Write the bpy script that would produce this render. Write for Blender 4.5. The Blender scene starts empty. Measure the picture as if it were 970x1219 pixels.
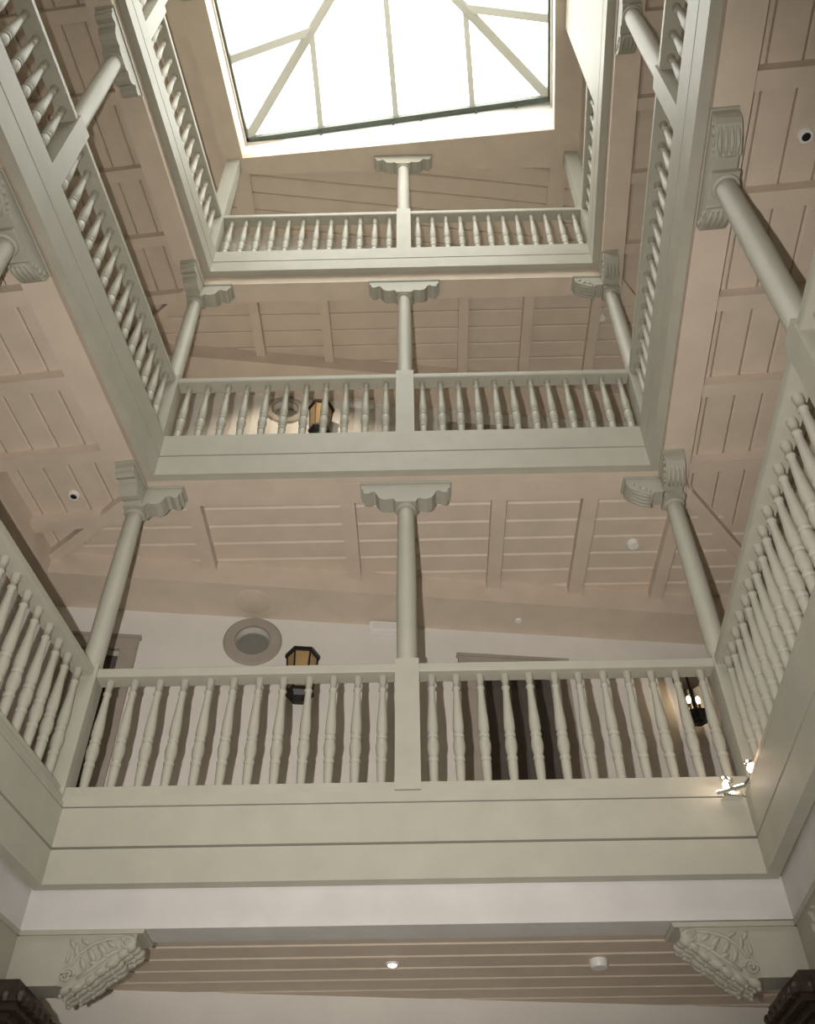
import bpy, bmesh, math, random
from mathutils import Vector, Matrix
from mathutils.geometry import tessellate_polygon
random.seed(4)
SC = bpy.context.scene
COL = SC.collection

# ------------------------------------------------------------------ camera
F_PX = 1092.0
def cam_axes(p, y, r):
    cp, sp, cy, sy, cr, sr = math.cos(p), math.sin(p), math.cos(y), math.sin(y), math.cos(r), math.sin(r)
    fwd = Vector((sy*cp, cy*cp, sp)); right = Vector((cy, -sy, 0)); up = right.cross(fwd)
    return right*cr + up*sr, up*cr - right*sr, fwd
RIGHT, UP, FWD = cam_axes(math.radians(44.756), math.radians(-0.83), math.radians(-0.547))
cd = bpy.data.cameras.new('camera'); cam = bpy.data.objects.new('camera', cd); COL.objects.link(cam)
cd.sensor_fit = 'HORIZONTAL'; cd.sensor_width = 36.0; cd.lens = F_PX/970*36.0; cd.clip_start = .02
m = Matrix.Identity(4)
for i in range(3):
    m[i][0] = RIGHT[i]; m[i][1] = UP[i]; m[i][2] = -FWD[i]
cam.matrix_world = m
SC.camera = cam

# ------------------------------------------------------------------ sky, flash, exposure
w = bpy.data.worlds.new('overcast_sky'); SC.world = w; w.use_nodes = True
bg = w.node_tree.nodes['Background']; bg.inputs[0].default_value = (1.0, .985, .94, 1); bg.inputs[1].default_value = 7.7
SC.view_settings.view_transform = 'Standard'; SC.view_settings.look = 'None'
SC.view_settings.gamma = 1; SC.view_settings.use_curve_mapping = False
SC.view_settings.exposure = 0.0
pl = bpy.data.lights.new('skylight_portal', 'AREA'); pl.shape = 'RECTANGLE'; pl.size = 4.0; pl.size_y = 6.9
pl.cycles.is_portal = True
po = bpy.data.objects.new('skylight_portal', pl); COL.objects.link(po); po.location = (-.45, 1.5, 12.3)
fl = bpy.data.lights.new('camera_flash', 'SPOT'); fl.energy = 1400; fl.color = (1, .95, .89)
fl.spot_size = math.radians(87); fl.spot_blend = 1.0; fl.shadow_soft_size = .018
fo = bpy.data.objects.new('camera_flash', fl); COL.objects.link(fo)
fm = m.copy(); fm.translation = -.22*RIGHT + .0*UP; fo.matrix_world = fm

# ------------------------------------------------------------------ materials
def mat(name, rgb, rough=.55, noise=.06, scale=6.0, bump=0.0, bscale=60.0, metallic=0.0, spec=.35, stretch=None):
    M = bpy.data.materials.new(name); M.use_nodes = True
    nt = M.node_tree; b = nt.nodes['Principled BSDF']
    b.inputs['Roughness'].default_value = rough; b.inputs['Metallic'].default_value = metallic
    b.inputs['Specular IOR Level'].default_value = spec
    tc = nt.nodes.new('ShaderNodeTexCoord'); mp = nt.nodes.new('ShaderNodeMapping')
    nt.links.new(tc.outputs['Object'], mp.inputs['Vector'])
    if stretch: mp.inputs['Scale'].default_value = stretch
    n = nt.nodes.new('ShaderNodeTexNoise'); n.inputs['Scale'].default_value = scale; n.inputs['Detail'].default_value = 4
    nt.links.new(mp.outputs[0], n.inputs['Vector'])
    cr = nt.nodes.new('ShaderNodeValToRGB')
    lo = [max(0, c*(1-noise)) for c in rgb]; hi = [min(1, c*(1+noise)) for c in rgb]
    cr.color_ramp.elements[0].position = .3; cr.color_ramp.elements[1].position = .7
    cr.color_ramp.elements[0].color = (*lo, 1); cr.color_ramp.elements[1].color = (*hi, 1)
    nt.links.new(n.outputs['Fac'], cr.inputs['Fac']); nt.links.new(cr.outputs['Color'], b.inputs['Base Color'])
    if bump:
        n2 = nt.nodes.new('ShaderNodeTexNoise'); n2.inputs['Scale'].default_value = bscale; n2.inputs['Detail'].default_value = 3
        nt.links.new(mp.outputs[0], n2.inputs['Vector'])
        bp = nt.nodes.new('ShaderNodeBump'); bp.inputs['Strength'].default_value = bump; bp.inputs['Distance'].default_value = .01
        nt.links.new(n2.outputs['Fac'], bp.inputs['Height']); nt.links.new(bp.outputs[0], b.inputs['Normal'])
    return M
SAGE = mat('sage_white_paint', (.395, .38, .318), .5, .05, 5, .08, 40)
TAN = mat('cream_ceiling_paint', (.62, .525, .43), .55, .05, 4, .06, 30)
WALL = mat('white_plaster', (.72, .69, .64), .8, .04, 2.5, .15, 18)
WBEAM = mat('white_beam_paint', (.60, .58, .56), .6, .05, 4, .35, 16)
STONE = mat('grey_beige_surround', (.36, .32, .27), .7, .06, 8, .1, 40)
DOORM = mat('dark_brown_door_paint', (.10, .085, .075), .5, .1, 8)
DARKW = mat('dark_carved_timber', (.045, .03, .022), .45, .3, 12, .4, 30)
BLACK = mat('black_iron', (.012, .010, .010), .45, .2, 20)
PLASTIC = mat('white_plastic', (.78, .77, .74), .35, .01, 5)
CHROME = mat('polished_chrome', (.85, .84, .82), .12, .02, 5, metallic=1.0)
FLOORM = mat('pale_stone_floor', (.60, .54, .45), .45, .1, 3)
CURB = mat('white_curb_paint', (.80, .79, .76), .6, .02, 4)
GREEN = mat('grey_green_metal_frame', (.10, .12, .095), .4, .08, 10)
RAFT = mat('pale_glazing_bar_paint', (.46, .45, .39), .5, .03, 6)
AMBER = mat('amber_lantern_glass', (.42, .28, .13), .2, .1, 8)
GREYG = mat('grey_obscured_glass', (.20, .20, .17), .12, .06, 6, spec=.6)

def emis(name, rgb, s):
    M = bpy.data.materials.new(name); M.use_nodes = True; b = M.node_tree.nodes['Principled BSDF']
    b.inputs['Base Color'].default_value = (*rgb, 1); b.inputs['Emission Color'].default_value = (*rgb, 1)
    b.inputs['Emission Strength'].default_value = s; return M
BULB = emis('lit_bulb', (1, .80, .55), 14)
HALO = emis('lit_halogen_lamp', (1, .86, .70), 22)
def glass(name):
    M = bpy.data.materials.new(name); M.use_nodes = True; nt = M.node_tree
    for n in list(nt.nodes):
        if n.type != 'OUTPUT_MATERIAL': nt.nodes.remove(n)
    t = nt.nodes.new('ShaderNodeBsdfTransparent'); g = nt.nodes.new('ShaderNodeBsdfGlossy'); mx = nt.nodes.new('ShaderNodeMixShader')
    t.inputs[0].default_value = (.97, .98, .97, 1); g.inputs['Roughness'].default_value = .05; mx.inputs[0].default_value = .05
    nt.links.new(t.outputs[0], mx.inputs[1]); nt.links.new(g.outputs[0], mx.inputs[2])
    nt.links.new(mx.outputs[0], [n for n in nt.nodes if n.type == 'OUTPUT_MATERIAL'][0].inputs[0]); return M
GLASS = glass('clear_skylight_glass')

# ------------------------------------------------------------------ mesh helpers
def mesh_of(bm, smooth=None):
    bmesh.ops.recalc_face_normals(bm, faces=bm.faces[:])
    me = bpy.data.meshes.new('mesh'); bm.to_mesh(me); bm.free()
    if smooth:
        for p in me.polygons: p.use_smooth = True
        if smooth < 3.1:
            try: me.set_sharp_from_angle(angle=smooth)
            except Exception: pass
    return me
def link(name, me, mt, parent=None, loc=None):
    o = bpy.data.objects.new(name, me); me.name = name
    if mt and not me.materials: me.materials.append(mt)
    COL.objects.link(o)
    if loc: o.location = loc
    if parent: o.parent = parent
    return o
def tag(o, label, cat, group=None, kind=None):
    o['label'] = label; o['category'] = cat
    if group: o['group'] = group
    if kind: o['kind'] = kind
    return o
def empty(name, label, cat, loc=(0, 0, 0), group=None, kind=None):
    o = bpy.data.objects.new(name, None); COL.objects.link(o); o.location = loc; o.empty_display_size = .1
    return tag(o, label, cat, group, kind)
def add_prism(bm, poly, z0, z1):
    a = [bm.verts.new((p[0], p[1], z0)) for p in poly]; b = [bm.verts.new((p[0], p[1], z1)) for p in poly]
    bm.faces.new(a[::-1]); bm.faces.new(b)
    for i in range(len(poly)):
        j = (i+1) % len(poly); bm.faces.new((a[i], a[j], b[j], b[i]))
def prism(poly, z0, z1):
    bm = bmesh.new(); add_prism(bm, poly, z0, z1); return mesh_of(bm)
def add_extr(bm, prof, org, ax, ay, az, w0, w1):
    """profile (a,b) in plane org + a*ax + b*ay, extruded along az from w0 to w1"""
    A = [bm.verts.new(org + ax*p[0] + ay*p[1] + az*w0) for p in prof]; B = [bm.verts.new(org + ax*p[0] + ay*p[1] + az*w1) for p in prof]
    bm.faces.new(A); bm.faces.new(B[::-1])
    for i in range(len(prof)):
        j = (i+1) % len(prof); bm.faces.new((A[j], A[i], B[i], B[j]))
def add_box(bm, c, sx, sy, sz, rot=0):
    co, si = math.cos(rot), math.sin(rot); v = []
    for k in (0, 1):
        for (x, y) in ((-1, -1), (1, -1), (1, 1), (-1, 1)):
            X, Y = x*sx/2, y*sy/2
            v.append(bm.verts.new((c[0]+X*co-Y*si, c[1]+X*si+Y*co, c[2]+(k-.5)*sz)))
    for f in ((3, 2, 1, 0), (4, 5, 6, 7), (0, 1, 5, 4), (1, 2, 6, 5), (2, 3, 7, 6), (3, 0, 4, 7)): bm.faces.new([v[i] for i in f])
def add_lathe(bm, prof, c, n=14, axis=None):
    """prof: (r,h) list; axis matrix optional"""
    rings = []
    for r, h in prof:
        ring = []
        for k in range(n):
            a = 2*math.pi*k/n; p = Vector((r*math.cos(a), r*math.sin(a), h))
            if axis: p = axis @ p
            ring.append(bm.verts.new(p + Vector(c)))
        rings.append(ring)
    for a, b in zip(rings, rings[1:]):
        for k in range(n): bm.faces.new((a[k], a[(k+1) % n], b[(k+1) % n], b[k]))
    bm.faces.new(rings[0][::-1]); bm.faces.new(rings[-1])
def add_tube(bm, pts, rad, n=8):
    pts = [Vector(p) for p in pts]; rings = []
    rad = rad if isinstance(rad, (list, tuple)) else [rad]*len(pts)
    for i, p in enumerate(pts):
        t = (pts[min(i+1, len(pts)-1)] - pts[max(i-1, 0)]).normalized()
        u = t.cross(Vector((0, 0, 1)))
        if u.length < .1: u = t.cross(Vector((1, 0, 0)))
        u.normalize(); v = t.cross(u)
        rings.append([bm.verts.new(p + (u*math.cos(2*math.pi*k/n) + v*math.sin(2*math.pi*k/n))*rad[i]) for k in range(n)])
    for a, b in zip(rings, rings[1:]):
        for k in range(n): bm.faces.new((a[k], a[(k+1) % n], b[(k+1) % n], b[k]))
    bm.faces.new(rings[0][::-1]); bm.faces.new(rings[-1])
def add_blob(bm, c, ax, ay, az, n=8, r=5):
    """ellipsoid with half axes given as vectors"""
    c = Vector(c); top = bm.verts.new(c+az); bot = bm.verts.new(c-az); rings = []
    for i in range(1, r):
        a = math.pi*i/r
        rings.append([bm.verts.new(c + az*math.cos(a) + (ax*math.cos(2*math.pi*k/n)+ay*math.sin(2*math.pi*k/n))*math.sin(a)) for k in range(n)])
    for k in range(n):
        bm.faces.new((top, rings[0][k], rings[0][(k+1) % n])); bm.faces.new((bot, rings[-1][(k+1) % n], rings[-1][k]))
    for a, b in zip(rings, rings[1:]):
        for k in range(n): bm.faces.new((a[k], b[k], b[(k+1) % n], a[(k+1) % n]))
def beam(bm, p0, p1, w, h, up=Vector((0, 0, 1))):
    p0, p1 = Vector(p0), Vector(p1); t = (p1-p0).normalized(); s = t.cross(up).normalized(); u = s.cross(t)
    add_extr(bm, [(-w/2, -h/2), (w/2, -h/2), (w/2, h/2), (-w/2, h/2)], p0, s, u, t, 0, (p1-p0).length)

# ------------------------------------------------------------------ plan geometry (camera at the origin, z up)
AL, AR = .1041, .0704
YB, YF = 5.2, -2.2
BLc = Vector((-2.199, YB)); BRc = Vector((1.956, YB))
FRc = Vector((1.956+AR*(YF-YB), YF)); FLc = Vector((-2.199+AL*(YF-YB), YF))
Q = [BLc, BRc, FRc, FLc]; SIDE = ['back', 'right', 'front', 'left']
DIR = [(Q[(i+1) % 4]-Q[i]).normalized() for i in range(4)]
NRM = [Vector((-d.y, d.x)) for d in DIR]
def isect(p, d, q, e):
    t = ((q-p).x*e.y - (q-p).y*e.x)/(d.x*e.y - d.y*e.x); return p + d*t
def poly(ds, back=None):
    if not isinstance(ds, (list, tuple)): ds = [ds]*4
    L = [(Q[i] + NRM[i]*ds[i], DIR[i]) for i in range(4)]
    if back: L[0] = (Vector((0, back[0])), Vector((1, back[1])).normalized())
    return [isect(*L[i-1], *L[i]) for i in range(4)]
BULK = poly([0, 1.50, 1.3, 1.27], (6.675, .132))
WALLP = poly([0, 1.95, 1.7, 1.72], (7.155, .127))
WOUT = poly([0, 2.13, 1.88, 1.90], (7.335, .127))
BULKX = poly([0, 1.53, 1.33, 1.30], (6.705, .132))
def clip(A, B):
    out = list(A)
    for i in range(len(B)):
        p, q = B[i], B[(i+1) % len(B)]; e = q-p; inn = out; out = []
        f = lambda v: e.x*(v-p).y - e.y*(v-p).x       # B is clockwise: inside is negative
        for k in range(len(inn)):
            a, b = inn[k-1], inn[k]; fa, fb = f(a), f(b)
            if (fa <= 0) != (fb <= 0): out.append(a + (b-a)*(fa/(fa-fb)))
            if fb <= 0: out.append(b)
        if not out: return []
    return out
def quad(i, A, B): return [A[i], A[(i+1) % 4], B[(i+1) % 4], B[i]]
def strip(i, d0, d1): return quad(i, poly(d0), poly(d1))
def along(i, s, d=0.0):
    return Q[i] + DIR[i]*s + NRM[i]*d
def left_s(y): return (Q[0]-Q[3]).length - (YB-y)/DIR[3].y      # param along side 3 for a given y
def right_s(y): return (YB-y)/-DIR[1].y

# levels: fascia bottom, middle seam, top; soffit of the beam above; ceiling planks; joist soffit; bulkhead soffit; rail
LV = [dict(b=2.201, m=2.415, t=2.673, beam=5.575, c=5.75, j=5.65, k=5.50, rail=3.75, foot=2.85),
      dict(b=5.649, m=5.883, t=6.14, beam=8.74, c=9.15, j=9.05, k=8.92, rail=7.09, foot=6.20),
      dict(b=8.894, m=9.09, t=9.307, beam=11.82, c=11.95, j=11.9, k=11.6, rail=10.32, foot=9.40)]
LEVEL_NAME = ['lowest gallery', 'middle gallery', 'top gallery']
SIDE_NAME = ['long back side', 'side with the carved brackets', 'entrance side', 'side with the scalloped brackets']
FZ = -1.55

# ------------------------------------------------------------------ structure
tn = 0
def trim():
    global tn
    tn += 1; return 'trim_%d' % tn
tag(link('floor', prism(WOUT, FZ-.2, FZ), FLOORM), 'pale stone floor of the courtyard', 'floor', kind='structure')

def wall_mesh(p0, p1, o0, o1, z0, z1, holes):
    """upright wall between inner line p0-p1 and outer line o0-o1 with through holes given in (s,z)"""
    L = (p1-p0).length
    outer = [(0, z0), (L, z0), (L, z1), (0, z1)]
    loops = [outer] + holes
    pts = [p for lp in loops for p in lp]
    tris = tessellate_polygon([[Vector((a, b, 0)) for a, b in lp] for lp in loops])
    bm = bmesh.new()
    e = (p1-p0)/L; nn = Vector((-e.y, e.x))
    def at(k, s, z, back):
        p = p0 + e*s
        if back: p = (o0 if s == 0 else o1) if k < 4 else p + nn*.18
        return (p.x, p.y, z)
    F = [bm.verts.new(at(k, *q, 0)) for k, q in enumerate(pts)]; B = [bm.verts.new(at(k, *q, 1)) for k, q in enumerate(pts)]
    for t in tris:
        bm.faces.new([F[k] for k in t]); bm.faces.new([B[k] for k in t][::-1])
    k = 0
    for lp in loops:
        n = len(lp)
        for q in range(n):
            a, b = k+q, k+(q+1) % n; bm.faces.new((F[a], F[b], B[b], B[a]))
        k += n
    return mesh_of(bm)
W0, W1 = WALLP[0], WALLP[1]; WD = (W1-W0).normalized(); WN = Vector((-WD.y, WD.x))
def ws(x): return (x-W0.x)/WD.x
def wpt(x, off=0.0):
    p = W0 + WD*ws(x) + WN*off; return p
def circle(s, z, r, n=32): return [(s+r*math.cos(2*math.pi*k/n), z+r*math.sin(2*math.pi*k/n)) for k in range(n)]
OC = [(-1.569, 5.222), None]
OC2 = (-1.56, 8.665)
def door_hole(x0, x1, z0, z1): return [(ws(x0), z0), (ws(x1), z0), (ws(x1), z1), (ws(x0), z1)]
zs = [FZ, 2.30, 5.80, 9.20, 12.3]
holes = {1: [circle(ws(OC[0][0]), OC[0][1], .17), door_hole(.52, 1.25, 2.72, 5.03), door_hole(-3.12, -2.74, 2.72, 5.03)],
         2: [circle(ws(OC2[0]), OC2[1], .165), door_hole(.5, 1.45, 6.2, 8.52)]}
WL = ['white plaster wall of the ground floor', 'white plaster wall behind the lowest gallery', 'white plaster wall behind the middle gallery', 'plaster wall behind the top gallery']
for lv in range(4):
    for i in range(4):
        me = wall_mesh(WALLP[i], WALLP[(i+1) % 4], WOUT[i], WOUT[(i+1) % 4], zs[lv], zs[lv+1], holes.get(lv, []) if i == 0 else [])
        tag(link('wall_'+SIDE[i], me, WALL), WL[lv]+', '+SIDE_NAME[i], 'wall', kind='structure')

def plank(root, outer, inner, zc, th=.03, c=.013, name='plank'):
    """board with V-groove edges: full outline above, inset outline below"""
    if len(outer) < 3: return
    if len(outer) != len(inner): link(name, prism(outer, zc, zc+th), TAN, root); return
    bm = bmesh.new(); n = len(outer)
    A = [bm.verts.new((p.x, p.y, zc)) for p in inner]; B = [bm.verts.new((p.x, p.y, zc+c)) for p in outer]; T = [bm.verts.new((p.x, p.y, zc+th)) for p in outer]
    bm.faces.new(A[::-1]); bm.faces.new(T)
    for k in range(n):
        j = (k+1) % n; bm.faces.new((A[k], A[j], B[j], B[k])); bm.faces.new((B[k], B[j], T[j], T[k]))
    link(name, mesh_of(bm), TAN, root)
def boards(root, i, zc, start, pitch, limit, dmax, name='plank', gap=.006, th=.03, c=.014):
    ds = [start[0]] + [start[1]+pitch*k for k in range(40) if start[1]+pitch*k < dmax] + [dmax]
    for k in range(len(ds)-1):
        q = clip(quad(i, poly(ds[k]+gap/2), poly(ds[k+1]-gap/2)), limit)
        r = clip(quad(i, poly(ds[k]+gap/2+c), poly(ds[k+1]-gap/2-c)), limit)
        plank(root, q, r, zc, th, c, name)
def joist_poly(i, s0, s1, d0, limit):
    a = [along(i, s0, d0), along(i, s1, d0), along(i, s1, 2.6), along(i, s0, 2.6)]
    return clip(a, limit)
JB = [[(-2.0, -1.88), (-.663, -.539), (.652, .78), (1.44, 1.575), (2.24, 2.36)],
      [(-1.88, -1.77), (-1.07, -.965), (.526, .642), (1.268, 1.388), (2.049, 2.164)]]
JL = [[1.35, 2.1, 2.86, 3.38+.0, 4.13, 4.88, 5.62], [.2, 1.0, 1.8, 2.55, 3.3, 4.05, 4.8, 5.5]]
JR = [[.55, 1.31, 2.08, 2.85, 3.62, 4.40, 5.21], [.4, 1.2, 2.0, 2.78, 3.55, 4.3, 5.1]]
for lv in range(3):
    D = LV[lv]; zc = D['c']
    nextb = LV[lv+1]['b'] if lv < 2 else None
    slab_top = (LV[lv+1]['t']-.06) if lv < 2 else zc+.2
    for i in range(4):
        cl = 'cream boarded ceiling of the %s, %s' % (LEVEL_NAME[lv], SIDE_NAME[i])
        root = empty('ceiling', cl, 'ceiling', kind='structure')
        link('ceiling_backing', prism(clip(strip(i, .26, 3.0), WALLP), zc+.031, zc+.05), TAN, root)
        st = (.26, .41 if i == 1 else .508); pt = .217 if i == 1 else .226
        if i == 2:
            link('plank', prism(clip(strip(2, .26, 3.0), BULKX), zc, zc+.017), TAN, root)
        elif lv == 2 and i == 0:
            field = clip([poly(1.9)[0], poly(1.9)[1], poly(.26)[1], poly(.26)[0]], BULKX)
            for k in range(-2, 8):
                a = 5.851+.25*(k-1)-.03
                def band(g): return [Vector((-4, a+g-.52)), Vector((-4, a+.25-g-.52)), Vector((4, a+.25-g+.52)), Vector((4, a+g+.52))]
                plank(root, clip(band(.003), field), clip(band(.02), field), zc, .03, .016)
            for x0, x1 in ((-2.40, -2.16), (1.87, 2.10)):
                q = clip([Vector((x0, 5.3)), Vector((x0, 7.4)), Vector((x1, 7.4)), Vector((x1, 5.3))], BULKX)
                link('border_board', prism(q, zc-.03, zc), TAN, root)
        else:
            boards(root, i, zc, st, pt, BULKX, 2.3)
        if lv < 2:
            if i == 0:
                for x0, x1 in JB[lv]:
                    q = joist_poly(0, x0+2.199, x1+2.199, .30, BULKX); link('joist', prism(q, D['j'], zc), TAN, root)
            elif i in (1, 3):
                for y in (JL if i == 3 else JR)[lv]:
                    s = left_s(y+.06) if i == 3 else right_s(y+.06)
                    q = joist_poly(i, s-.06, s+.06, .30, BULKX)
                    if len(q) > 2: link('joist', prism(q, D['j'], zc), TAN, root)
            # diagonal joist to the outer corner at the start of this side
            if i in (0, 1):
                a, b = poly(.30)[i], BULKX[i]; t = (b-a).normalized(); n = Vector((-t.y, t.x))*.055
                link('diagonal_joist', prism([a+n, b+n, b-n, a-n], D['j']+.002, zc), TAN, root)
        # bulkhead box beam along the wall; top gallery's whiter paint stands in for light
        tag(link(trim(), prism(quad(i, BULK, WALLP), D['k'], zc+.031), WALL if lv == 2 else TAN),
            'cream plastered bulkhead beam along the wall of the %s, %s' % (LEVEL_NAME[lv], SIDE_NAME[i]), 'beam', kind='structure')
        # floor slab above this ceiling
        if lv < 2:
            tag(link('floor', prism(clip(strip(i, .075, 3.0), WALLP), zc+.05, slab_top), FLOORM),
                'floor of the %s, %s' % (LEVEL_NAME[lv+1], SIDE_NAME[i]), 'floor', kind='structure')
        # beam over the columns
        if lv < 2:
            tag(link(trim(), prism(strip(i, .07, .30), D['beam'], zc+.031), TAN),
                'cream edge beam over the columns of the %s, %s' % (LEVEL_NAME[lv], SIDE_NAME[i]), 'beam', kind='structure')

# ground floor ceiling, edge beam, floor of the lowest gallery
for i in range(4):
    root = empty('ceiling', 'cream boarded ceiling of the ground floor, ' + SIDE_NAME[i], 'ceiling', kind='structure')
    link('ceiling_backing', prism(clip(strip(i, .31, 3.0), WALLP), 2.191, 2.21), TAN, root)
    if i == 2: link('plank', prism(clip(strip(i, .31, 3.0), WALLP), 2.16, 2.177), TAN, root)
    else: boards(root, i, 2.16, (.31, .45), .218, WALLP, 2.3)
    tag(link('floor', prism(clip(strip(i, .10, 3.0), WALLP), 2.212, 2.66), FLOORM), 'floor of the lowest gallery, ' + SIDE_NAME[i], 'floor', kind='structure')
    tag(link(trim(), prism(strip(i, .10, .31), 1.985, 2.211), WBEAM), 'rough white edge beam of the ground floor, ' + SIDE_NAME[i], 'beam', kind='structure')

# fascias: stepped boards, each its own piece
for lv in range(3):
    D = LV[lv]
    for i in range(4):
        root = empty(trim(), 'sage white fascia of stepped boards edging the floor of the %s, %s' % (LEVEL_NAME[lv], SIDE_NAME[i]), 'fascia', kind='structure')
        link('fascia_board', prism(strip(i, -.004, .074), D['b'], D['m']-.008), SAGE, root)
        link('fascia_board', prism(strip(i, -.004, .074), D['m']+.008, D['t']-.006), SAGE, root)
        link('fascia_backing', prism(strip(i, .03, .074), D['m']-.008, D['m']+.008), SAGE, root)
        if lv == 0:
            link('fascia_moulding', prism(strip(i, .0, .25), D['t']+.006, D['t']+.03), SAGE, root)
            link('fascia_board', prism(strip(i, .03, .25), D['t']+.03, D['foot']-.084), SAGE, root)
        else:
            link('fascia_moulding', prism(strip(i, .0, .25), D['t']-.003, D['t']+.012), SAGE, root)

# top beam and skylight curb
SKB, SKR = Vector((-2.20, 5.25)), Vector((1.87, 4.97))
dl = Vector((.085, 1)).normalized()
SKY = [SKB, SKR, SKR - dl*7.0, SKB - dl*7.3]      # clockwise like Q
tb = empty(trim(), 'pale top beam and soffit around the skylight opening', 'beam', kind='structure')
P28 = poly(.27)
for i in range(4):
    link('beam_side', prism(quad(i, SKY, P28), 11.82, 11.95), TAN, tb)
    link('roof_slab', prism(quad(i, SKY, WOUT), 12.25, 12.4), TAN, tb)
def off_sky(d):
    L = [(SKY[i] + Vector((-(SKY[(i+1) % 4]-SKY[i]).normalized().y, (SKY[(i+1) % 4]-SKY[i]).normalized().x))*d, (SKY[(i+1) % 4]-SKY[i]).normalized()) for i in range(4)]
    return [isect(*L[i-1], *L[i]) for i in range(4)]
S0, S1 = off_sky(.0), off_sky(.10)

EZ = 12.36
EB, ER = Vector((-2.205, 5.235)), Vector((1.86, 4.775))
E4 = [EB, ER, ER - dl*6.8, EB - dl*7.25]
EW = [p + (p - sum(E4, Vector((0, 0)))/4).normalized()*.05 for p in E4]
for i in range(4):
    j = (i+1) % 4; bm = bmesh.new(); lo, hi, ou = off_sky(.004), EW, off_sky(.16)
    V = [bm.verts.new((p.x, p.y, z)) for p, z in ((lo[i], 11.835), (lo[j], 11.835), (hi[j], 12.42), (hi[i], 12.42), (ou[i], 11.955), (ou[j], 11.955), (ou[j], 12.42), (ou[i], 12.42))]
    for f in ((0, 1, 2, 3), (4, 5, 6, 7), (0, 1, 5, 4), (3, 2, 6, 7), (0, 3, 7, 4), (1, 2, 6, 5)): bm.faces.new([V[k] for k in f])
    link('curb', mesh_of(bm), CURB, tb)
def v3(p, z): return Vector((p.x, p.y, z))
wroot = empty('window_1', 'hipped glass skylight with pale glazing bars and grey green eaves frame', 'skylight', kind='structure')
eave = [v3(p, EZ) for p in E4]
mid_b = (E4[0]+E4[1])/2; mid_f = (E4[2]+E4[3])/2; axis = (mid_b-mid_f).normalized()
A0 = v3(mid_b - axis*2.02, 13.86); A1 = v3(mid_f + axis*2.02, 13.86)
for i in range(4):
    bm = bmesh.new(); beam(bm, eave[i], eave[(i+1) % 4], .07, .09); link('eaves_bar', mesh_of(bm), GREEN, wroot)
def bar(p, q, wd, hh, name='glazing_bar'):
    bm = bmesh.new(); beam(bm, p, q, wd, hh); link(name, mesh_of(bm), RAFT, wroot)
apex = [A0, A0, A1, A1]
for i in range(4): bar(eave[i], apex[i], .12, .10, 'hip_bar')
bar(A0, A1, .08, .10, 'ridge_bar')
# end slopes: three rafters each; long slopes: rafters at even spacing
panes = []
def tri(*p): panes.append(p)
def L3(a, b, t): return a + (b-a)*t
for (a, b, ap) in ((eave[0], eave[1], A0), (eave[2], eave[3], A1)):
    kl, kr = L3(a, ap, .5), L3(b, ap, .5); q = [L3(a, b, t) for t in (.25, .5, .75)]
    bar(q[0], kl, .075, .05); bar(q[1], ap, .075, .05); bar(q[2], kr, .075, .05)
    tri(a, q[0], kl); tri(q[0], q[1], ap, kl); tri(q[1], q[2], kr, ap); tri(q[2], b, kr)
for (a, b, a_ap, b_ap) in ((eave[0], eave[3], A0, A1), (eave[1], eave[2], A0, A1)):
    n = 7; ft = [L3(a, b, k/n) for k in range(n+1)]
    ks = L3(a, a_ap, .5); ke = L3(b, b_ap, .5)
    tops = [a] + [None]*(n-1) + [b]
    tops[1] = ks; tops[n-1] = ke
    for k in range(2, n-1): tops[k] = L3(a_ap, b_ap, (k-2)/(n-4))
    for k in range(1, n): bar(ft[k], tops[k], .10, .07)
    tri(ft[0], ft[1], ks); tri(ft[n-1], ft[n], ke)
    for k in range(1, n-1): tri(ft[k], ft[k+1], tops[k+1], tops[k])
for p in panes:
    bm = bmesh.new(); n = (p[1]-p[0]).cross(p[2]-p[0]).normalized(); n = n if n.z > 0 else -n
    A = [bm.verts.new(v + n*.045) for v in p]; B = [bm.verts.new(v + n*.053) for v in p]
    bm.faces.new(A); bm.faces.new(B[::-1])
    for k in range(len(p)): bm.faces.new((A[k], A[(k+1) % len(p)], B[(k+1) % len(p)], B[k]))
    link('glass_pane', mesh_of(bm), GLASS, wroot)
# blind track clips under the eaves bar
for t in (.25, .49, .58, .76, .89):
    p = L3(eave[0], eave[1], t); bm = bmesh.new(); add_box(bm, (p.x, p.y+.02, EZ-.06), .02, .03, .07); link('track_clip', mesh_of(bm), GREEN, wroot)

# solid panel closing the near bays of the top gallery
s0 = right_s(3.74); s1 = right_s(-1.9)
pp = [along(1, s0, .03), along(1, s1, .03), along(1, s1, .09), along(1, s0, .09)]
tag(link(trim(), prism(pp, 9.32, 11.815), SAGE), 'smooth pale panel closing a bay of the top gallery', 'panel', kind='structure')

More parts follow.
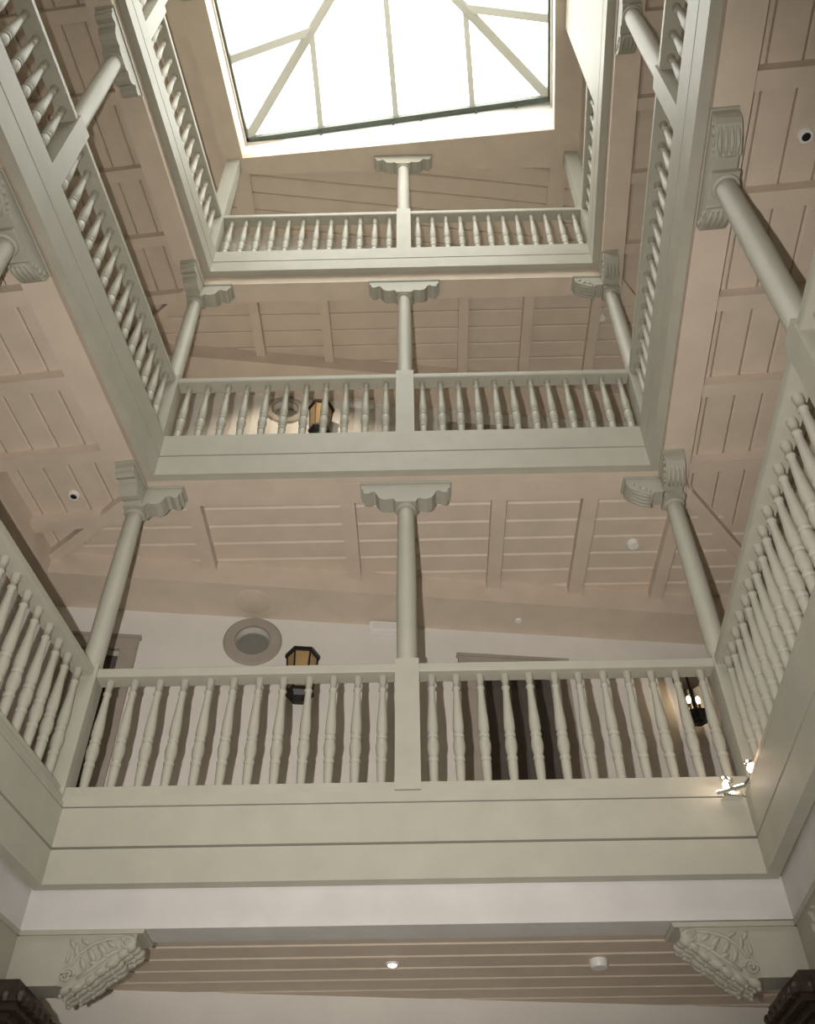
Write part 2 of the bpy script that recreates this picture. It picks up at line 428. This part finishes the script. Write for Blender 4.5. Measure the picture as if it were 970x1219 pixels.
# ------------------------------------------------------------------ columns
def arm_profile(style, L):
    if style == 'scallop':
        pr = [(0, 0), (L, 0), (L, -.055), (L-.018, -.06), (L-.022, -.10), (L-.05, -.112), (L-.075, -.10), (L-.095, -.085),
              (L-.12, -.095), (L-.135, -.13), (L-.155, -.165), (L-.195, -.182), (L-.235, -.178), (L-.265, -.168), (L-.275, -.185), (L-.285, -.20), (0, -.20)]
    else:
        pr = [(0, 0), (L, 0), (L, -.05), (L-.008, -.085), (L-.03, -.115), (L-.07, -.14), (L-.12, -.165), (L-.165, -.182),
              (L-.20, -.186), (L-.205, -.16), (L-.215, -.155), (L-.30, -.155), (0, -.155)]
    return [(a, b) for a, b in pr if a >= -1e-6]
def arm_mesh(style, org, d, L, wd):
    bm = bmesh.new(); ax = Vector((d.x, d.y, 0)); az = Vector((-d.y, d.x, 0)); up = Vector((0, 0, 1))
    pr = arm_profile(style, L); add_extr(bm, pr, org, ax, up, az, -wd/2, wd/2)
    # thin slab on top, a little proud
    add_extr(bm, [(0, .0), (L+.012, .0), (L+.012, .022), (0, .022)], org, ax, up, az, -wd/2-.01, wd/2+.01)
    return mesh_of(bm)
def carve_mesh(org, d, L, wd):
    """acanthus relief on the underside and cheeks of a carved arm"""
    bm = bmesh.new(); ax = Vector((d.x, d.y, 0)); az = Vector((-d.y, d.x, 0)); up = Vector((0, 0, 1))
    for w in (-.33, -.11, .11, .33):
        add_tube(bm, [org+ax*(L-.02)+az*wd*w*.8+up*-.075, org+ax*(L-.07)+az*wd*w+up*-.14, org+ax*(L-.13)+az*wd*w*1.1+up*-.172, org+ax*(L-.19)+az*wd*w*.9+up*-.19], [.008, .014, .016, .010], 6)
    for s in (-1, 1):
        for a, b, r in ((.05, -.06, .022), (.09, -.10, .026), (.14, -.12, .024), (.17, -.15, .018)):
            add_blob(bm, org+ax*(L-a)+az*s*wd*.5+up*b, ax*r, az*.012, up*r*.8, 8, 4)
    for w in (-.3, 0, .3):
        add_blob(bm, org+ax*(L-.01)+az*wd*w+up*-.045, ax*.012, az*.02, up*.03, 7, 4)
    add_blob(bm, org+ax*(L-.19)+up*-.178, ax*.02, az*wd*.46, up*.016, 8, 5)
    return mesh_of(bm, 3.2)
def column(pt, ang, zfoot, zrail, ztop, dirs, label, cat='column', group=None, square=False, style='scallop', arm=.37, size=.165):
    c = v3(pt, 0); root = empty('gallery_column', label, cat, (pt.x, pt.y, zfoot), group)
    R = lambda x, y, z: Vector((x, y, z))
    dep = ztop - zfoot; inv = Vector((-pt.x, -pt.y, -zfoot))
    def lk(name, bm_or_me, smooth=None):
        me = bm_or_me if isinstance(bm_or_me, bpy.types.Mesh) else mesh_of(bm_or_me, smooth)
        me.transform(Matrix.Translation(inv)); return link(name, me, SAGE, root)
    if square:
        bm = bmesh.new(); add_box(bm, (pt.x, pt.y, (zfoot+ztop)/2), size, size, dep, ang); lk('post', bm); return root
    bm = bmesh.new(); add_box(bm, (pt.x, pt.y, (zfoot+zrail+.03)/2), size, size, zrail+.03-zfoot, ang); lk('post', bm)
    bm = bmesh.new(); zt = ztop-.20
    add_lathe(bm, [(.078, zrail+.028), (.078, zrail+.05), (.074, zrail+.08), (.0755, (zrail+zt)/2), (.068, zt-.11), (.068, zt-.075)], c, 24); lk('shaft', bm, .6)
    bm = bmesh.new()
    add_lathe(bm, [(.068, zt-.076), (.082, zt-.07), (.086, zt-.06), (.080, zt-.05), (.072, zt-.046), (.072, zt-.035)], c, 24)
    add_box(bm, (pt.x, pt.y, zt-.02), .165, .165, .035, ang); add_box(bm, (pt.x, pt.y, zt+.09), .15, .15, .19, ang)
    lk('capital', bm)
    o = v3(pt, ztop-.024)
    for d in dirs:
        b = lk('bracket_arm', arm_mesh(style, o, d, arm, .155))
        if style == 'carved':
            q = link('acanthus_carving', mesh_from_carve(o, d, arm, inv), SAGE, b)
    return root
def mesh_from_carve(o, d, L, inv):
    me = carve_mesh(o, d, L, .155); me.transform(Matrix.Translation(inv)); return me
DC = .14
CIN = poly(DC)
MIDX = -.09
sideang = [math.atan2(d.y, d.x) for d in DIR]
SL = left_s(2.87); SR = right_s(2.62)
for lv in range(3):
    D = LV[lv]; zf = D['foot']-.06; N = LEVEL_NAME[lv]
    top = D['beam']-.001
    bd = DIR[0]; rd = DIR[1]; ld = DIR[3]
    column(Vector((MIDX, YB+DC)), 0, zf, D['rail'], top, [bd, -bd],
           'sage white round column with double scalloped bracket in the middle of the back side, ' + N)
    if lv < 2:
        column(CIN[0], 0, zf, D['rail'], top, [bd, -ld], 'sage white corner column with two scalloped bracket arms, %s, by the round window' % N)
        column(CIN[1], 0, zf, D['rail'], top, [-bd, rd], 'sage white corner column with two carved bracket arms on the ' + N, style='carved')
        column(along(3, SL, DC), sideang[3], zf, D['rail'], top, [ld, -ld], 'round column with double bracket on the %s, %s' % (N, 'side whose corner has scalloped brackets'), style='carved' if lv == 0 else 'scallop')
        column(along(1, SR, DC), sideang[1], zf, D['rail'], top, [rd, -rd], 'round column with carved double bracket along the %s, opposite the scalloped brackets' % N, style='carved')
    else:
        column(CIN[0], 0, zf, D['rail'], top, [], 'plain square corner post of the top gallery', square=True, group='top gallery corner posts')
        column(CIN[1], 0, zf, D['rail'], top, [], 'plain square corner post of the top gallery', square=True, group='top gallery corner posts')
        column(along(3, left_s(2.95), DC), sideang[3], zf, D['rail'], top, [ld, -ld], 'round column of the top gallery facing the closed panel bay')

# ------------------------------------------------------------------ railings
def baluster_mesh(h):
    pr = [(.026, 0), (.026, .02), (.031, .10), (.033, .19), (.029, .205), (.036, .215), (.036, .235), (.029, .245), (.038, .29), (.042, .34), (.036, .395),
          (.029, .41), (.037, .42), (.037, .44), (.030, .45), (.038, .48), (.037, .56), (.030, .68), (.024, .80), (.022, .86), (.029, .868), (.029, .885), (.022, .893), (.024, .94), (.029, .96), (.029, 1.0)]
    bm = bmesh.new(); add_lathe(bm, [(r, z*h) for r, z in pr], (0, 0, 0), 12); return mesh_of(bm, .9)
BAL = {}
def railing(lv, i, s0, s1, n, label, group=None):
    D = LV[lv]; zr = D['rail']; zf = D['foot']; p0, p1 = along(i, s0, DC), along(i, s1, DC); mid = (p0+p1)/2
    base = Vector((mid.x, mid.y, zf-.06)); ang = sideang[i]; L = s1-s0
    root = empty('railing', label, 'railing', base, group); root.rotation_euler = (0, 0, ang)
    bm = bmesh.new(); add_extr(bm, [(-.062, 0), (.062, 0), (.068, .012), (.068, .058), (.06, .07), (-.06, .07), (-.068, .058), (-.068, .012)],
                               Vector((-L/2, 0, zr-.07-base.z)), Vector((0, 1, 0)), Vector((0, 0, 1)), Vector((1, 0, 0)), 0, L)
    link('handrail', mesh_of(bm), SAGE, root)
    bm = bmesh.new(); add_box(bm, (0, 0, .023 if lv == 0 else .03), L, .13 if lv == 0 else .10, .072 if lv == 0 else .058); link('bottom_rail', mesh_of(bm), SAGE, root)
    h = zr-.07-zf
    if lv not in BAL: BAL[lv] = baluster_mesh(h)
    for k in range(n):
        x = -L/2 + L*(k+.5)/n + random.uniform(-.003, .003)
        b = link('baluster', BAL[lv], SAGE, root, (x, 0, .059)); b.rotation_euler = (random.uniform(-.006, .006), random.uniform(-.006, .006), random.uniform(0, 6))
hp = .083
cs = CIN
S_BL = (CIN[0]-Q[0]).dot(DIR[0]); S_BR = (CIN[1]-Q[0]).dot(DIR[0]); S_M = MIDX - Q[0].x
s_r0 = (CIN[1]-Q[1]).dot(DIR[1]); s_l1 = (CIN[0]-Q[3]).dot(DIR[3])
BL_LAB = ['turned baluster railing on the lowest gallery in front of the round window', 'turned baluster railing on the middle gallery in front of the round window']
BR_LAB = ['turned baluster railing on the lowest gallery in front of the dark doorway', 'turned baluster railing on the middle gallery, bay beside the one with the round window']
nb = [(12, 12), (11, 12), (12, 12)]
for lv in range(3):
    N = LEVEL_NAME[lv]
    la = BL_LAB[lv] if lv < 2 else 'small baluster railing of the top gallery beside its bracketed middle column'
    lb = BR_LAB[lv] if lv < 2 else la
    g = 'back railings of the top gallery' if lv == 2 else None
    railing(lv, 0, S_BL+hp, S_M-hp, nb[lv][0], la, g)
    railing(lv, 0, S_M+hp, S_BR-hp, nb[lv][1], lb, g)
    # side with carved brackets
    e = SR if lv < 2 else right_s(3.76)
    n1 = round((e-s_r0-2*hp)/.165)
    railing(lv, 1, s_r0+hp, e-(hp if lv < 2 else 0), n1, 'turned baluster railing of the %s from the corner column to the carved double bracket' % N if lv < 2 else 'short baluster railing of the top gallery ending at the closed panel')
    if lv < 2: railing(lv, 1, SR+hp, SR+2.6, 15, 'turned baluster railing of the %s beyond the column with carved double bracket' % N)
    sl = SL if lv < 2 else left_s(2.95)
    n1 = round((s_l1-sl-2*hp)/.167)
    railing(lv, 3, sl+hp, s_l1-hp, n1, 'baluster railing of the %s opposite the carved brackets, ending at the corner' % N)
    railing(lv, 3, sl-2.45, sl-hp, 14, 'baluster railing of the %s opposite the carved brackets, away from the corner' % N)

# ------------------------------------------------------------------ ground floor corner columns with big carved brackets
def spiral(bm, c, ax, up, nz, R, turns, r, sgn=1):
    pts = []; n = int(22*turns)
    for k in range(n+1):
        t = k/n; a = sgn*2*math.pi*turns*t; rr = R*(1-t*.85); pts.append(c + ax*rr*math.cos(a) + up*rr*math.sin(a) + nz*(.006*t*3))
    add_tube(bm, pts, [r*(1-.4*k/n) for k in range(n+1)], 6)
def big_arm(root, name, org, d, L, wd, inv, right):
    ax = Vector((d.x, d.y, 0)); az = Vector((-d.y, d.x, 0)); up = Vector((0, 0, 1)); H = .285
    pr = [(0, -.02), (L-.02, -.02), (L-.022, -.06), (L-.04, -.09), (L-.075, -.10), (L-.095, -.125), (L-.11, -.16), (L-.15, -.185), (L-.19, -.215), (L-.225, -.255), (L-.28, -.29), (L-.36, -H-.015), (L-.40, -H), (0, -H)]
    bm = bmesh.new(); add_extr(bm, pr, org, ax, up, az, -wd/2, wd/2); me = mesh_of(bm); me.transform(Matrix.Translation(inv)); armo = link('bracket_arm', me, SAGE, root)
    bm = bmesh.new(); add_extr(bm, [(0, -.02), (L+.012, -.02), (L+.02, -.008), (L+.02, .006), (0, .006)], org, ax, up, az, -wd/2-.015, wd/2+.015)
    me = mesh_of(bm); me.transform(Matrix.Translation(inv)); link('top_moulding', me, SAGE, armo)
    bm = bmesh.new()
    for s in (-1, 1):
        f = az*s*(wd/2+.002)
        spiral(bm, org+ax*(L-.07)+up*-.058+f, ax, up, az*s, .036, 1.7, .010, -1)
        add_blob(bm, org+ax*(L-.055)+up*-.065+f, ax*.042, up*.042, az*.014, 12, 5)
        spiral(bm, org+ax*(L-.365)+up*-.235+f, ax, up, az*s, .04, 1.8, .011, 1)
        add_tube(bm, [org+ax*(L-a)+up*b+f for a, b in ((.10, -.04), (.18, -.045), (.26, -.07), (.32, -.12), (.35, -.17), (.375, -.20))], [.006, .009, .010, .010, .009, .006], 6)
        add_tube(bm, [org+ax*(L-a)+up*b+f for a, b in ((.09, -.10), (.14, -.12), (.19, -.16), (.25, -.21), (.31, -.25))], [.007, .012, .013, .012, .008], 6)
        for (a, b, r, ang) in ((.15, -.075, .028, .5), (.20, -.10, .032, .8), (.25, -.13, .034, .9), (.29, -.175, .030, 1.1), (.23, -.175, .026, .3), (.17, -.135, .024, .2), (.34, -.10, .03, 1.4), (.38, -.14, .024, 1.6), (.37, -.07, .025, .9), (.30, -.06, .024, .4)):
            u1 = ax*math.cos(ang)-up*math.sin(ang); u2 = ax*math.sin(ang)+up*math.cos(ang)
            add_blob(bm, org+ax*(L-a)+up*b+f, u1*r*1.35, u2*r*.55, az*.017, 9, 5)
    for a, b, r in ((.03, -.085, .034), (.075, -.115, .036), (.12, -.165, .040), (.175, -.205, .042), (.225, -.25, .042), (.285, -.288, .042), (.35, -.30, .036)):   # acanthus lobes rolling along the underside
        for w in (-.42, -.15, .15, .42):
            k = random.uniform(.85, 1.2); q = (.5 if abs(w) > .3 else 0)*.022; tl = random.uniform(-.25, .25)
            add_blob(bm, org+ax*(L-a-q)+up*(b-q*.5)+az*wd*w, (ax*.85+up*.52+az*tl)*r*1.05*k, az*wd*.15, (ax*.52-up*.85)*.024*k, 9, 6)
            add_blob(bm, org+ax*(L-a-q-.02)+up*(b-q*.5-.03)+az*wd*w, ax*.014*k, az*wd*.09, up*.014*k, 7, 5)
    me = mesh_of(bm, 3.2); me.transform(Matrix.Translation(inv)); link('scroll_carving', me, SAGE, armo)
C0 = poly(.21)
for (ci, zt, dirs, lab) in ((0, 1.985, [DIR[0], -DIR[3]], 'dark timber corner column with big scroll carved brackets, beside the lit downlight'),
                            (1, 1.975, [-DIR[0], DIR[1]], 'dark timber corner column with big scroll carved brackets, below the twin chrome spotlights')):
    pt = C0[ci]; root = empty('timber_column', lab, 'column', (pt.x, pt.y, FZ)); inv = Vector((-pt.x, -pt.y, -FZ))
    L = abs(((-1.60 if ci == 0 else 1.40) - pt.x))
    for d in dirs: big_arm(root, 'bracket_arm', v3(pt, zt-.006), d, L, .20, inv, ci)
    bm = bmesh.new(); zb = zt-.291
    for (hw, z0, z1) in ((.215, -.045, 0), (.26, -.085, -.045), (.285, -.125, -.085), (.25, -.16, -.125), (.20, -.20, -.16), (.165, -.245, -.20)):
        add_box(bm, (pt.x, pt.y, zb+(z0+z1)/2), 2*hw, 2*hw, z1-z0+.001)
    for k in range(24):
        a = 2*math.pi*k/24; r = .255
        x, y = (max(-1, min(1, 1.42*math.cos(a))), max(-1, min(1, 1.42*math.sin(a))))
        add_blob(bm, (pt.x+x*.27, pt.y+y*.27, zb-.105), Vector((.03, 0, 0)), Vector((0, .03, 0)), Vector((0, 0, .032)), 7, 4)
    me = mesh_of(bm, .6); me.transform(Matrix.Translation(inv)); link('carved_capital', me, DARKW, root)
    bm = bmesh.new(); add_lathe(bm, [(.15, .12), (.15, .3), (.13, .36), (.135, 1.2), (.12, zb-.26-FZ), (.14, zb-.24-FZ)], (0, 0, 0), 24); link('shaft', mesh_of(bm, .6), DARKW, root)
    bm = bmesh.new(); add_box(bm, (0, 0, .06), .42, .42, .12); link('base', mesh_of(bm), DARKW, root)

# ------------------------------------------------------------------ round windows and doors in the back wall
wang = math.atan2(WD.y, WD.x)
def ring_mesh(r0, r1, y0, y1, n=40):
    bm = bmesh.new(); V = []
    for k in range(n):
        a = 2*math.pi*k/n; c, s = math.cos(a), math.sin(a)
        V.append([bm.verts.new((r*c, y, r*s)) for r, y in ((r0, y0), (r1-.02, y0), (r1, y0+.02), (r1, y1), (r0, y1))])
    for k in range(n):
        A, B = V[k], V[(k+1) % n]
        for j in range(5): bm.faces.new((A[j], A[(j+1) % 5], B[(j+1) % 5], B[j]))
    return mesh_of(bm, .7)
def disc_mesh(r, y0, y1, n=40):
    bm = bmesh.new(); A = [bm.verts.new((r*math.cos(2*math.pi*k/n), y0, r*math.sin(2*math.pi*k/n))) for k in range(n)]
    B = [bm.verts.new((v.co.x, y1, v.co.z)) for v in A]; bm.faces.new(A); bm.faces.new(B[::-1])
    for k in range(n): bm.faces.new((A[k], A[(k+1) % n], B[(k+1) % n], B[k]))
    return mesh_of(bm, .7)
for num, ((x, z), rr, lab) in enumerate(((OC[0], .275, 'round window in a flat grey beige ring, lowest gallery wall'), (OC2, .25, 'round window in a grey beige ring, middle gallery wall'))):
    p = wpt(x); root = empty('window_%d' % (num+2), lab, 'window', (p.x, p.y, z), kind='structure'); root.rotation_euler = (0, 0, wang)
    r0 = .168 if num == 0 else .163
    link('ring_surround', ring_mesh(r0, rr, -.025, .002), STONE, root)
    link('window_frame', ring_mesh(r0-.022, r0+.002, .07, .11), STONE, root)
    link('glass_pane', disc_mesh(r0-.020, .085, .093), GREYG, root)
def door(num, x0, x1, z0, z1, lab, aw):
    p = wpt((x0+x1)/2); root = empty('door_%d' % num, lab, 'door', (p.x, p.y, z0), kind='structure'); root.rotation_euler = (0, 0, wang)
    hw = (x1-x0)/2/WD.x; H = z1-z0
    for s in (-1, 1):
        bm = bmesh.new(); add_box(bm, (s*(hw+aw/2), -.015, H/2), aw, .04, H); link('jamb_surround', mesh_of(bm), STONE, root)
    bm = bmesh.new(); add_box(bm, (0, -.018, H+aw/2), 2*(hw+aw), .046, aw); add_box(bm, (0, -.026, H+aw-.012), 2*(hw+aw)+.03, .062, .03); link('lintel', mesh_of(bm), STONE, root)
    bm = bmesh.new(); add_box(bm, (0, .10, H/2), 2*hw+.03, .04, H+.03); leaf = link('door_leaf', mesh_of(bm), DOORM, root)
    for zz0, zz1 in ((.12, .95), (1.05, H-.12)):
        for s in ((-1, 1) if hw > .25 else (0,)):
            pw = hw-.14 if s else 2*hw-.16
            bm = bmesh.new(); add_box(bm, (s*hw/2, .075, (zz0+zz1)/2), pw, .018, zz1-zz0); link('door_panel', mesh_of(bm), DOORM, leaf)
    bm = bmesh.new(); add_tube(bm, [(hw-.09, .08, 1.0), (hw-.09, .04, 1.0), (hw-.2, .035, 1.0)], .01, 8); link('handle', mesh_of(bm), CHROME, leaf)
door(1, .52, 1.25, 2.72, 5.03, 'dark panelled door in a grey beige surround behind the balusters, lowest gallery', .16)
door(2, -3.12, -2.74, 2.72, 5.03, 'narrow door with grey beige surround at the corner of the lowest gallery', .15)
door(3, .5, 1.45, 6.2, 8.52, 'dark door behind the railing of the middle gallery', .10)

# ------------------------------------------------------------------ lanterns
def lantern(x, z, lab, lit, scale=1.0, off=-.17):
    p = wpt(x, off); root = empty('wall_lantern', lab, 'lantern', (p.x, p.y, z)); root.rotation_euler = (0, 0, wang); root.scale = (scale,)*3
    hexr = lambda r, z, n=6: [(r*math.cos(2*math.pi*k/n), r*math.sin(2*math.pi*k/n), z) for k in range(n)]
    def frus(bm, a, b):
        A = [bm.verts.new(v) for v in a]; B = [bm.verts.new(v) for v in b]; bm.faces.new(A[::-1]); bm.faces.new(B)
        for k in range(len(A)): bm.faces.new((A[k], A[(k+1) % 6], B[(k+1) % 6], B[k]))
    bm = bmesh.new(); frus(bm, hexr(.158, .19), hexr(.158, .225)); frus(bm, hexr(.15, .225), hexr(.09, .26)); link('cap', mesh_of(bm), BLACK, root)
    bm = bmesh.new(); frus(bm, hexr(.09, -.25), hexr(.125, -.21)); frus(bm, hexr(.13, -.21), hexr(.13, -.175)); frus(bm, hexr(.03, -.27), hexr(.06, -.25)); link('bottom_cup', mesh_of(bm), BLACK, root)
    a, b = hexr(.112, -.175), hexr(.138, .20)
    for k in range(6):
        bm = bmesh.new(); beam(bm, a[k], b[k], .016, .016, Vector((0, 1, .01))); link('corner_bar', mesh_of(bm), BLACK, root)
        bm = bmesh.new(); q = [Vector(v)*1.0 for v in (a[k], a[(k+1) % 6], b[(k+1) % 6], b[k])]
        n = (q[1]-q[0]).cross(q[2]-q[0]).normalized()
        A = [bm.verts.new(v*1 - n*.002) for v in q]; B = [bm.verts.new(v - n*.006) for v in q]; bm.faces.new(A); bm.faces.new(B[::-1])
        for j in range(4): bm.faces.new((A[j], A[(j+1) % 4], B[(j+1) % 4], B[j]))
        link('glass_pane', mesh_of(bm), LGLASS if lit else AMBER, root)
    bm = bmesh.new(); add_tube(bm, [(0, .02, .25), (0, .08, .265), (0, .13, .25), (0, .165, .18)], .012, 8); add_box(bm, (0, .16, .12), .07, .016, .2); link('wall_arm', mesh_of(bm), BLACK, root)
    if lit:
        for s in (-1, 1):
            bm = bmesh.new(); add_lathe(bm, [(.011, -.15), (.011, -.06)], (s*.045, 0, 0), 10); link('candle_tube', mesh_of(bm), BLACK, root)
            bm = bmesh.new(); add_blob(bm, (s*.045, 0, -.02), Vector((.02, 0, 0)), Vector((0, .02, 0)), Vector((0, 0, .042)), 10, 8); link('bulb', mesh_of(bm, 3.2), BULB, root)
        ld = bpy.data.lights.new('lantern_glow', 'POINT'); ld.energy = 1.0; ld.color = (1, .62, .32); ld.shadow_soft_size = .03
        lo = bpy.data.objects.new('lantern_glow', ld); COL.objects.link(lo); lo.location = (p.x, p.y, z+.06)
LGLASS = glass('clear_lantern_glass')
lantern(-1.09, 4.75, 'black hexagonal wall lantern with amber panes beside the round window, lowest gallery', False)
lantern(-1.13, 8.32, 'black hexagonal wall lantern with amber panes beside the round window, middle gallery', False)
lantern(2.50, 4.74, 'lit black wall lantern with two glowing bulbs, corner of the lowest gallery', True)

# ------------------------------------------------------------------ small fittings
def fit_disc(name, x, y, z, r, h, label, cat, mt=PLASTIC, hole=None, group=None, lit=False):
    root = empty(name, label, cat, (x, y, z), group)
    bm = bmesh.new(); add_lathe(bm, [(r*.86, -h), (r, -h*.6), (r, 0)], (0, 0, 0), 24); link('body', mesh_of(bm, .7), mt, root)
    if hole:
        bm = bmesh.new(); add_lathe(bm, [(hole*.8, -h-.006), (hole, -h-.001), (hole, -h+.004)], (0, 0, 0), 20); link('lamp' if lit else 'lens', mesh_of(bm, .7), HALO if lit else BLACK, root)
    return root
fit_disc('ceiling_speaker', -1.565, 6.70, 5.50, .17, .015, 'large flat cream disc under the bulkhead above the round window', 'speaker', TAN)
fit_disc('soffit_sensor', .96, 7.06, 5.50, .03, .02, 'small white sensor under the bulkhead', 'sensor')
fit_disc('smoke_detector', 1.986, 6.26, 5.75, .055, .045, 'white smoke detector on the boarded ceiling of the lowest gallery', 'detector')
gl = 'white ceiling eyeball spot with black lens in the lowest gallery'
fit_disc('eyeball_spot', 2.834, 6.20, 5.75, .05, .03, 'white eyeball spot with black lens beside the smoke detector, lowest gallery', 'spotlight', hole=.028, group='eyeball spots')
fit_disc('eyeball_spot', -2.977, 5.50, 5.75, .05, .03, 'white eyeball spot with black lens over the scalloped corner, lowest gallery', 'spotlight', hole=.028, group='eyeball spots')
fit_disc('eyeball_spot', 2.495, 2.49, 5.75, .05, .03, 'white eyeball spot with black lens beside the carved double bracket, lowest gallery', 'spotlight', hole=.028, group='eyeball spots')
fit_disc('downlight', -.222, 6.43, 2.16, .045, .012, 'small lit downlight in the middle of the ground floor ceiling', 'downlight', hole=.03, group='ground floor downlights', lit=True)
fit_disc('downlight', -2.024, 6.34, 2.16, .045, .012, 'small lit downlight half hidden by the scroll carved bracket', 'downlight', hole=.03, group='ground floor downlights', lit=True)
fit_disc('smoke_detector', 1.141, 6.425, 2.16, .06, .05, 'white smoke detector on the ground floor ceiling', 'detector')
fit_disc('smoke_detector', 2.20, 6.05, 9.15, .05, .04, 'small cream smoke detector on the ceiling of the middle gallery', 'detector')
x, y = -1.3, 5.60  # added can light, hidden by the edge beam, put in to brighten the wall
fit_disc('downlight', x, y, 9.15, .045, .10, 'added unseen can downlight behind the edge beam, brightening the middle gallery wall', 'downlight', hole=.03)
ld = bpy.data.lights.new('added_wall_fill', 'SPOT'); ld.energy = 100; ld.color = (1, .86, .66); ld.spot_size = math.radians(92); ld.spot_blend = .5; ld.shadow_soft_size = .05
lo = bpy.data.objects.new('added_wall_fill', ld); COL.objects.link(lo); lo.location = (x, y, 9.03)
lo.rotation_euler = Vector((0, 1.0, -1.25)).to_track_quat('-Z', 'Y').to_euler()
def emergency(x, z, lab):
    p = wpt(x, -.045); root = empty('emergency_light', lab, 'emergency light', (p.x, p.y, z)); root.rotation_euler = (0, 0, wang)
    bm = bmesh.new(); add_box(bm, (0, 0, 0), .32, .088, .11); bmesh.ops.bevel(bm, geom=bm.edges[:], offset=.012, segments=2, affect='EDGES'); link('housing', mesh_of(bm, .6), PLASTIC, root)
    bm = bmesh.new(); add_box(bm, (0, -.046, -.005), .25, .012, .06); link('diffuser', mesh_of(bm), WALL, root)
emergency(-.33, 5.435, 'white emergency light on the wall beside the middle column, lowest gallery')
emergency(-.66, 8.85, 'white emergency light on the wall of the middle gallery')

# twin chrome spotlights on the fascia in the corner
sp = empty('twin_spotlight', 'twin chrome halogen spotlights on a bracket in the fascia corner', 'spotlight', (1.86, 5.12, 2.66))
bm = bmesh.new(); add_tube(bm, [(-.10, 0, .0), (.06, -.05, .02), (.10, -.10, .05)], .014, 8); add_box(bm, (.0, .05, -.0), .12, .07, .03, .1); link('bracket', mesh_of(bm), CHROME, sp)
for (dx, dy, dz) in ((-.045, -.03, .03), (.085, -.14, .075)):
    ax = Matrix.Rotation(.25, 3, 'Y')
    bm = bmesh.new(); add_lathe(bm, [(.030, .022), (.036, .026), (.036, .040), (.026, .046)], (dx, dy, dz), 18, ax); add_tube(bm, [(dx+.02, dy, dz+.03), (dx+.02, dy+.02, dz-.03)], .006, 6); hd = link('lamp_head', mesh_of(bm, .7), CHROME, sp)
    bm = bmesh.new(); add_blob(bm, (dx, dy, dz+.002), Vector((.017, 0, 0)), Vector((0, .017, 0)), Vector((0, 0, .024)), 12, 8); link('lamp', mesh_of(bm, 3.2), HALO, hd)
    ld = bpy.data.lights.new('spotlight_glow', 'POINT'); ld.energy = .45; ld.color = (1, .68, .45); ld.shadow_soft_size = .02
    lo = bpy.data.objects.new('spotlight_glow', ld); COL.objects.link(lo); lo.location = (1.86+dx-.04, 5.12+dy-.04, 2.66+dz+.07)
